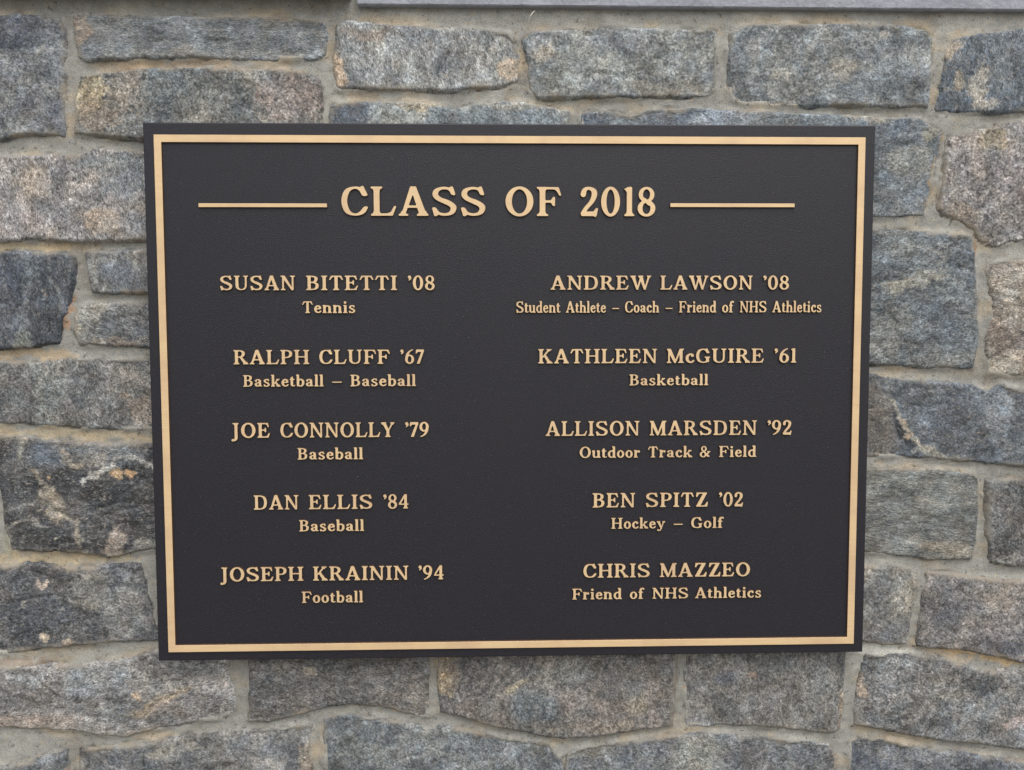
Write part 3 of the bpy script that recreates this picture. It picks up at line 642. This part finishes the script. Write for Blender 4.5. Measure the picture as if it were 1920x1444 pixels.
def mesh_grid(name, X, Z, Y, keep, mat, parent, loc, attrs, skirt):
    """height field y(x, z) over the kept vertices, with a skirt running back into the wall"""
    ny, nx = X.shape
    q = keep[:-1, :-1] & keep[1:, :-1] & keep[:-1, 1:] & keep[1:, 1:]
    used = np.zeros_like(keep)
    for a in (slice(None, -1), slice(1, None)):
        for b in (slice(None, -1), slice(1, None)):
            used[a, b] |= q
    idx = -np.ones(X.shape, np.int64)
    idx[used] = np.arange(used.sum())
    V = np.stack([X[used] - loc[0], Y[used] - loc[1], Z[used] - loc[2]], 1)
    n0 = len(V)
    A, B, C, D = idx[:-1, :-1][q], idx[:-1, 1:][q], idx[1:, 1:][q], idx[1:, :-1][q]
    Fq = np.stack([A, B, C, D], 1)
    E = np.concatenate([Fq[:, [0, 1]], Fq[:, [1, 2]], Fq[:, [2, 3]], Fq[:, [3, 0]]])
    key = E.min(1) * (n0 + 1) + E.max(1)
    u, inv, cnt = np.unique(key, return_inverse=True, return_counts=True)
    bd = E[cnt[inv] == 1]
    bv = np.unique(bd)
    mp = -np.ones(n0, np.int64)
    mp[bv] = n0 + np.arange(len(bv))
    SV = V[bv].copy()
    SV[:, 1] = skirt - loc[1]
    V = np.concatenate([V, SV])
    Fs = np.stack([bd[:, 1], bd[:, 0], mp[bd[:, 0]], mp[bd[:, 1]]], 1)
    Fa = np.concatenate([Fq, Fs]).astype(np.int32)
    me = bpy.data.meshes.new(name)
    me.vertices.add(len(V))
    me.vertices.foreach_set('co', V.astype(np.float32).ravel())
    me.loops.add(Fa.size)
    me.loops.foreach_set('vertex_index', Fa.ravel())
    me.polygons.add(len(Fa))
    me.polygons.foreach_set('loop_start', np.arange(0, Fa.size, 4, dtype=np.int32))
    me.polygons.foreach_set('loop_total', np.full(len(Fa), 4, np.int32))
    me.polygons.foreach_set('use_smooth', np.ones(len(Fa), bool))
    for k, v in attrs.items():
        if v.ndim == 3:
            a = me.attributes.new(k, 'FLOAT_COLOR', 'POINT')
            c = np.concatenate([v[used], v[used][bv]])
            a.data.foreach_set('color', np.concatenate([c, np.ones((len(c), 1))], 1).astype(np.float32).ravel())
        else:
            a = me.attributes.new(k, 'FLOAT', 'POINT')
            a.data.foreach_set('value', np.concatenate([v[used], v[used][bv]]).astype(np.float32))
    me.materials.append(mat)
    me.update()
    me.validate()
    o = bpy.data.objects.new(name, me)
    COL.objects.link(o)
    o.parent = parent
    pl = parent.location
    o.location = (loc[0] - pl[0], loc[1] - pl[1], loc[2] - pl[2])
    return o


PXM = at(961, 722, WALL)[0] - at(960, 722, WALL)[0]       # metres per photo pixel on the wall


def patches(X, Z, rgb, plist, seed):
    grit = fbm(X, Z, .0045, seed + 70, 3, .7)
    wx = X + .011 * fbm(X, Z, .024, seed + 50, 5, .62)
    wz = Z + .011 * fbm(X, Z, .024, seed + 60, 5, .62)
    for p in plist:
        if len(p) == 7:
            cx, cy, a, b, rot, col, amt = p
            x0, z0 = at(cx, cy, WALL)
            r = R_(rot)
            dx, dz = wx - x0, wz - z0
            u, v = dx * math.cos(r) - dz * math.sin(r), dx * math.sin(r) + dz * math.cos(r)
            q = np.hypot(u / (a * PXM), v / (b * PXM))
            soft = .35 if min(a, b) > 9 else .18
            al = amt * sstep(.5 - soft, .5 + soft, sstep(1.5, .5, q) + .75 * grit)
        else:
            pts, w, col, amt = p
            pts = [at(x, y, WALL) for x, y in pts]
            d = np.full(X.shape, 9.)
            for (ax, az), (bx, bz) in zip(pts[:-1], pts[1:]):
                ex, ez = bx - ax, bz - az
                t = np.clip(((wx - ax) * ex + (wz - az) * ez) / (ex * ex + ez * ez), 0, 1)
                d = np.minimum(d, np.hypot(wx - ax - ex * t, wz - az - ez * t))
            al = amt * sstep(.3, .7, sstep(w * PXM * .9, w * PXM * .1, d) + .6 * grit)
        rgb = rgb + (lin(col) * ALB - rgb) * al[..., None]
    return rgb


ALB = 1.10
rng = np.random.default_rng(11)
polys = []
for i, s in enumerate(STONES):
    poly = np.array([at(x, y, WALL) for x, y in s['p']])
    polys.append(poly)
    x0, z0 = poly.min(0) - .004
    x1, z1 = poly.max(0) + .004
    X, Z = np.meshgrid(np.arange(x0, x1, GRID), np.arange(z0, z1, GRID))
    d = -sd_poly(X, Z, poly)
    d = d + .0020 * fbm(X, Z, .014, i + 1, 5, .68) + .0008
    # split face: low relief, facets sheared off towards the edges, fine pitting
    big = fbm(X, Z, .075, 100 + i, 3, .45)
    mid = fbm(X, Z, .018, 200 + i, 4, .55)
    fine = fbm(X, Z, .0058, 300 + i, 3, .6)
    fol = s['k'][0]
    fr = R_(fol)
    u, v = X * math.cos(fr) + Z * math.sin(fr), -X * math.sin(fr) + Z * math.cos(fr)
    lam = fbm(u / 3.2, v, .010, 400 + i, 3, .6)                   # splitting along the banding
    step_ = np.abs(fbm(u / 1.7, v, .040, 440 + i, 3, .5))
    relief = .0024 * big - .0015 * sstep(.10, .0, step_) * rng.uniform(0, 1) + .0009 * mid + .0005 * fine + .0010 * lam * min(1, s['k'][1] - .6)
    cx, cz = poly.mean(0)
    for _ in range(5):
        a = rng.uniform(0, 2 * np.pi)
        px, pz = poly[rng.integers(len(poly))]
        sl = rng.uniform(.06, .22)
        nx, nz = (cx - px), (cz - pz)
        L = math.hypot(nx, nz)
        nx, nz = nx / L, nz / L
        plane = -.0035 + sl * ((X - px) * nx + (Z - pz) * nz) + .0008 * mid
        relief = np.minimum(relief, plane + .0020)
    relief = np.maximum(relief, -.0040 + .0006 * mid)
    Rr = .0030 + .0013 * fbm(X, Z, .03, 500 + i, 2)
    t = np.clip(d / np.maximum(Rr, .0014), -1, 1)
    prof = np.where(t > 0, 1 - (1 - t) ** 2.6, t * 1.2)
    face = (MORT - WALL) * prof + relief * sstep(-.1, 1, t) + rng.uniform(-.0012, .0008)
    Y = MORT - face
    Y = .0124 + .0008 * np.logaddexp(0, (Y - .0124) / .0008)        # the mason kept the faces clear of the plaque's back
    rgb = np.ones(X.shape + (3,)) * lin(s['c']) * ALB
    al = sstep(-.25, .3, fbm(X, Z, .035, 600 + i, 4, .55))[..., None]
    rgb = rgb + (lin(s['d']) * ALB - rgb) * al
    cloud = fbm(u / max(1, s['k'][1]), v, .026, 620 + i, 5, .62) + .5 * fbm(u / (1.5 * s['k'][1]), v, .008, 640 + i, 3, .6)
    rgb = rgb * 2 ** ((rng.uniform(.9, 1.45) * cloud - .02))[..., None]
    blot = sstep(.02, .16, fbm(u / 1.3, v, .034, 690 + i, 6, .72))        # darker, biotite-rich patches with ragged limits
    rgb = rgb * (1 - rng.uniform(.10, .38) * blot)[..., None] * 1.07
    vein = sstep(.06, .0, np.abs(fbm(u / 2.6, v, .045, 660 + i, 3, .5) - .12)) * sstep(.05, .4, fbm(X, Z, .05, 680 + i, 2))
    rgb = rgb + (lin((168, 166, 160)) * ALB - rgb) * (vein * rng.uniform(.1, .6))[..., None]
    rgb = patches(X, Z, rgb, s['b'], i)
    rgb = rgb + (rgb.mean(-1, keepdims=True) - rgb) * .22
    edge = sstep(.0060, .0008, d + .0022 * fbm(X, Z, .020, 700 + i, 3)) * sstep(-.15, .25, fbm(X, Z, .045, 800 + i, 2))
    o = mesh_grid('stone', X, Z, Y, d > -.0022, M_STONE, wall, (cx, MORT, cz), {'tint': rgb, 'crust': edge}, MORT + .06)
    o['foliation'] = -R_(fol)
    o['banding'] = float(s['k'][1])
    o['contrast'] = float(s['k'][2])
    if s.get('l'):
        o['label'] = s['l']

# mortar bed: one sheet, tooled back between the stones
x0, z0 = at(-170, 1560, MORT)
x1, z1 = at(2070, 8, MORT)
z1 += .012
X, Z = np.meshgrid(np.arange(x0, x1, .0017), np.arange(z0, z1, .0017))
ds = np.full(X.shape, 9.)
dn_up = np.zeros(X.shape)
for poly in polys:
    bb0, bb1 = poly.min(0) - .03, poly.max(0) + .03
    m = (X > bb0[0]) & (X < bb1[0]) & (Z > bb0[1]) & (Z < bb1[1])
    ii = np.nonzero(m)
    r0, r1, c0, c1 = ii[0].min(), ii[0].max() + 1, ii[1].min(), ii[1].max() + 1
    ds[r0:r1, c0:c1] = np.minimum(ds[r0:r1, c0:c1], sd_poly(X[r0:r1, c0:c1], Z[r0:r1, c0:c1], poly))
n_mid, n_fine, n_big = fbm(X, Z, .02, 901, 4, .55), fbm(X, Z, .005, 902, 3, .6), fbm(X, Z, .09, 903, 3)
drag = fbm(X / 5, Z, .006, 904, 3)
hm = .0012 * n_mid + .0004 * n_fine + .0010 * n_big + .0004 * drag
hm = hm + .0022 * sstep(.0045, 0, ds) * sstep(-.3, .3, fbm(X, Z, .03, 905, 3))
crev = sstep(.0012, .0, np.abs(ds - .0009)) * sstep(.0, .25, fbm(X, Z, .028, 906, 3))
hm = hm - .0022 * crev
hm = np.where(ds < -.003, np.minimum(hm, -.001), hm)
g, w_, tn, dk = lin((155, 154, 148)) * ALB, lin((176, 174, 166)) * ALB, lin((188, 164, 128)) * ALB, lin((136, 131, 122)) * ALB
rgb = np.ones(X.shape + (3,)) * g
rgb = rgb + (w_ - rgb) * sstep(.0, .5, fbm(X, Z, .06, 911, 3))[..., None] * .8
rgb = rgb + (dk - rgb) * sstep(.05, .5, fbm(X, Z, .05, 912, 3))[..., None] * .6
tanm = sstep(-.02, .35, fbm(X / 2, Z, .030, 913, 4)) * sstep(.009, .0, np.abs(ds - .003) + .003 * n_mid)
rgb = rgb + (tn - rgb) * tanm[..., None] * .42
rgb = rgb + (lin((84, 70, 58)) - rgb) * (.55 * crev * sstep(-.1, .3, n_mid))[..., None]
rgb = patches(X, Z, rgb, [(1860, 1232, 110, 12, 10, (204, 176, 134), .8), (1660, 1222, 60, 14, 4, (196, 196, 188), .8), (140, 815, 160, 9, 2, (188, 170, 138), .55), (120, 1048, 140, 9, 1, (190, 174, 142), .6), (60, 665, 80, 9, 0, (186, 162, 128), .6), (60, 462, 80, 8, 0, (192, 172, 136), .6),
                          (118, 595, 8, 40, 20, (176, 140, 110), .7), (330, 122, 120, 8, 0, (172, 150, 124), .6), (1750, 300, 9, 60, 12, (184, 158, 124), .6), (1820, 460, 14, 20, 0, (150, 124, 104), .8), (840, 1240, 20, 30, 0, (182, 164, 128), .8), (30, 1245, 60, 10, 0, (150, 132, 116), .6), (8, 1000, 9, 60, 0, (164, 164, 148), .7)], 77)
mesh_grid('mortar', X, Z, MORT - hm, np.ones(X.shape, bool), M_MORTAR, wall, (0, MORT, ZC), {'tint': rgb}, MORT + .20)


# coping slabs bedded on top, their front arris just in frame
def coping(xa, xb, zbot, yf, seed):
    """slab with a slightly uneven sawn-and-pitched front face"""
    th, dp = .055, .30
    xs = np.arange(xa, xb + .001, .006)
    zs = np.linspace(0, th, 14)
    V, Fc = [], []
    prof = [(0, dp)] + [(0, .0008)] + [(.0008, 0)] + [(z, 0) for z in zs[1:-1]] + [(th, .004), (th, dp)]
    n = len(prof)
    for x in xs:
        for z, y in prof:
            zz = np.array([z + zbot])
            k = .0011 * fbm(np.array([x]), zz, .02, seed, 3)[0] if y < .01 else 0
            e = .0007 * fbm(np.array([x]), zz * 0, .012, seed + 1, 3)[0] if z == 0 and y < .01 else 0
            V.append((x, yf + y + k - MORT, zbot + z + e - wall.location.z))
    for i in range(len(xs) - 1):
        for j in range(n - 1):
            a = i * n + j
            Fc.append((a, a + n, a + n + 1, a + 1))
        Fc.append((i * n + n - 1, (i + 1) * n + n - 1, (i + 1) * n, i * n))
    e0 = (len(xs) - 1) * n
    Fc.append(tuple(range(n)))
    Fc.append(tuple(e0 + k for k in range(n))[::-1])
    return link_mesh('coping_stone', V, Fc, M_COPING, wall)


YC = MORT - .0062
YL = WALL - .012
xa, zl = at(-170, -24.0, YL)
xj, zr = at(668, 8.0, YC)
xb = at(2070, 8, YC)[0]
coping(xa, xj - .001, zl, YL, 5)
coping(xj + .001, xb, zr, YC, 9)

# bleached straw caught in the bed joint under the coping
pts = [at(x, y, MORT - .0045) for x, y in ((1003, 20), (999, 25), (995, 31), (992, 37), (990.5, 43))]
pc = catmull([(x, MORT - .004 - .003 * math.sin(k * .8), z) for k, (x, z) in enumerate(pts)], 5)
V, Fc = [], []
for k, p in enumerate(pc):
    r = .00052 * (1 - .6 * abs(k / (len(pc) - 1) - .35))
    V += [(p[0] + r * math.cos(a) - pc[0][0], p[1] + r * math.sin(a) - pc[0][1], p[2] - pc[0][2]) for a in np.linspace(0, 2 * np.pi, 6, endpoint=False)]
for k in range(len(pc) - 1):
    Fc += [(6 * k + j, 6 * k + (j + 1) % 6, 6 * k + 6 + (j + 1) % 6, 6 * k + 6 + j) for j in range(6)]
st_ = link_mesh('straw', V, Fc, M_STRAW, None, tuple(pc[0]), True)
st_['label'], st_['category'] = 'thin curved white straw stuck to the mortar under the coping', 'straw'
# ------------------------------------------------------------------ the plaque
REL = .0017                          # height of the raised lettering and border above the field
plaque = thing('bronze_plaque', (0, 0, ZC), 'dark bronze memorial plaque with raised tan lettering and border, fixed to the stone wall', 'plaque')


def slab(name, x0, x1, z0, z1, yf, yb, mat, parent, bev=.0008, flank=None):
    """bar or panel with softened front edges; front at y = yf"""
    def rect(b, y):
        return [(x0 + b, y, z0 + b), (x1 - b, y, z0 + b), (x1 - b, y, z1 - b), (x0 + b, y, z1 - b)]
    V = rect(bev, yf) + rect(bev * .3, yf + bev * .3) + rect(0, yf + bev) + rect(0, yb)
    Fc = [(0, 1, 2, 3)] + [(k + i, k + 4 + i, k + 4 + (i + 1) % 4, k + (i + 1) % 4) for k in (0, 4, 8) for i in range(4)] + [(15, 14, 13, 12)]
    return link_mesh(name, V, Fc, mat, parent)


slab('panel', -PW / 2, PW / 2, -PH / 2, PH / 2, 0, .012, M_PAINT, plaque, .0011)
loc = lambda px, py: (at(px, py, -REL)[0], at(px, py, -REL)[1] - ZC)


def frame_border():
    """one continuous raised line round the field, with drafted brown flanks"""
    o = [loc(*p) for p in ((288.5, 252.5), (1622.5, 257.5), (1601.5, 1208.5), (315, 1222))]
    i = [loc(*p) for p in ((302.5, 267.5), (1609.5, 270.5), (1588.5, 1194), (327.5, 1207.5))]
    ox, oz = (o[1][0] + o[2][0] - o[0][0] - o[3][0]) / 4, (o[0][1] + o[1][1] - o[2][1] - o[3][1]) / 4
    cx, cz = sum(p[0] for p in o) / 4, sum(p[1] for p in o) / 4
    t = .0060
    rings = [(-.0005, 0), (0, -REL + .00015), (.00015, -REL), (t - .00015, -REL), (t, -REL + .00015), (t + .0005, 0)]
    V, Fc, mi = [], [], []
    for inset, y in rings:
        a, b = ox - inset, oz - inset
        V += [(cx - a, y, cz - b), (cx + a, y, cz - b), (cx + a, y, cz + b), (cx - a, y, cz + b)]
    for k in range(5):
        for j in range(4):
            n = (j + 1) % 4
            Fc.append((4 * k + j, 4 * k + n, 4 * k + 4 + n, 4 * k + 4 + j))
            mi.append(1 if k in (0, 4) else 0)
    return link_mesh('border', V, Fc, [M_BRONZE, M_FLANK], plaque, midx=mi)


frame_border()
for a, b in (((372, 385), (613, 385)), ((1257, 385), (1490, 385))):
    (xa, za), (xb, zb) = loc(*a), loc(*b)
    z, h = (za + zb) / 2, .00155
    V, Fc, mi = [], [], []
    for ins, y in ((-.0004, 0), (0, -REL + .00015), (.00015, -REL)):
        V += [(xa + ins, y, z - h + ins), (xb - ins, y, z - h + ins), (xb - ins, y, z + h - ins), (xa + ins, y, z + h - ins)]
    for k in range(2):
        for j in range(4):
            n = (j + 1) % 4
            Fc.append((4 * k + j, 4 * k + n, 4 * k + 4 + n, 4 * k + 4 + j))
            mi.append(1 - k)
    Fc.append((8, 9, 10, 11))
    mi.append(0)
    link_mesh('rule_line', V, Fc, [M_BRONZE, M_FLANK], plaque, midx=mi)


def lettering(name, words, base, top, label=None):
    """one raised line of text; words = (text, x0, x1) in photo pixels measured along the line"""
    V, Fc, mi = [], [], []
    xm = sum(w[1] + w[2] for w in words) / 2 / len(words)
    zb = np.mean([loc(w[k], base)[1] for w in words for k in (1, 2)])
    H = loc(xm, top)[1] - loc(xm, base)[1]
    for text, x0, x1 in words:
        X0, X1 = loc(x0, base)[0], loc(x1, base)[0]
        G = [glyph(c) for c in text]
        nat = sum(g[0] for g in G[:-1]) - G[0][4] + G[-1][5]
        tr = 0
        if len(G) > 1:
            tr = min(max(((X1 - X0) / H - nat) / (len(G) - 1), .02), .045)
        sxx = (X1 - X0) / (nat + tr * (len(G) - 1))
        pen = X0 - G[0][4] * sxx
        for w, loops, GV, tri, mn, mxx in G:
            o = len(V)
            V += [(pen + p[0] * sxx, -REL, zb + p[1] * H) for p in GV]
            Fc += [tuple(o + k for k in t) for t in tri]
            mi += [0] * len(tri)
            for L in loops:
                n = len(L)
                Q = np.stack([pen + L[:, 0] * sxx, zb + L[:, 1] * H], 1)
                tn = np.roll(Q, -1, 0) - np.roll(Q, 1, 0)
                nr = np.stack([tn[:, 1], -tn[:, 0]], 1)
                nr /= np.linalg.norm(nr, axis=1)[:, None] + 1e-12
                o = len(V)
                V += [(q[0], -REL, q[1]) for q in Q] + [(q[0], 0.0002, q[1]) for q in Q + nr * .00034]
                Fc += [(o + k, o + n + k, o + n + (k + 1) % n, o + (k + 1) % n) for k in range(n)]
                mi += [1] * n
            pen += (w + tr) * sxx
    ob = link_mesh(name, V, Fc, [M_BRONZE, M_FLANK], plaque, midx=mi)
    if label:
        ob['label'] = label
    return ob


lettering('heading_lettering', [('CLASS', 640.5, 910), ('OF', 948, 1052), ('2018', 1088.5, 1228.5)], 405, 350.5, 'large raised heading between two short rules')
NAMES = [
    ([('SUSAN', 413, 553.5), ('BITETTI', 574, 744.5), ("'08", 765, 815)], 544, 517),
    ([('RALPH', 438, 580), ('CLUFF', 599, 731), ("'67", 751, 795)], 682.5, 656),
    ([('JOE', 434, 506), ('CONNOLLY', 526, 740), ("'79", 760, 804)], 820, 792.5),
    ([('DAN', 476, 560), ('ELLIS', 579, 698), ("'84", 719, 766)], 954.5, 928),
    ([('JOSEPH', 413, 569), ('KRAININ', 587, 766), ("'94", 785, 832)], 1088, 1062),
    ([('ANDREW', 1032, 1221), ('LAWSON', 1238, 1411), ("'08", 1431, 1479)], 543, 517),
    ([('KATHLEEN', 1009, 1232), ('McGUIRE', 1250, 1432), ("'61", 1452, 1493)], 680.5, 654),
    ([('ALLISON', 1023, 1199), ('MARSDEN', 1218, 1419), ("'92", 1439, 1484)], 816, 789),
    ([('BEN', 1111, 1191), ('SPITZ', 1211, 1327), ("'02", 1348, 1393)], 950.5, 924),
    ([('CHRIS', 1094, 1218), ('MAZZEO', 1237, 1406)], 1082, 1056.5)]
CAPTIONS = [
    ([('Tennis', 567, 666)], 587, 565),
    ([('Basketball', 456, 607), ('-', 623, 641), ('Baseball', 657, 780)], 724.5, 703),
    ([('Baseball', 558, 681)], 861.5, 840),
    ([('Baseball', 561, 683)], 996, 975),
    ([('Football', 566, 681)], 1130, 1109),
    ([('Student', 968, 1051), ('Athlete', 1061, 1136), ('-', 1148, 1161), ('Coach', 1172, 1236), ('-', 1248, 1261), ('Friend', 1273, 1343), ('of', 1354, 1376), ('NHS', 1387, 1437), ('Athletics', 1448, 1540)], 586, 565),
    ([('Basketball', 1180, 1328)], 722.5, 702),
    ([('Outdoor', 1087, 1200), ('Track', 1215, 1298), ('&', 1312, 1332), ('Field', 1348, 1418)], 857.5, 837),
    ([('Hockey', 1146, 1247), ('-', 1263, 1280), ('Golf', 1296, 1357)], 990.5, 970.5),
    ([('Friend', 1073, 1166), ('of', 1181, 1208), ('NHS', 1223, 1290), ('Athletics', 1303, 1427)], 1122.5, 1102.5)]
for w, b, t_ in NAMES:
    lettering('name_lettering', w, b, t_)
for w, b, t_ in CAPTIONS:
    lettering('caption_lettering', w, b, t_)
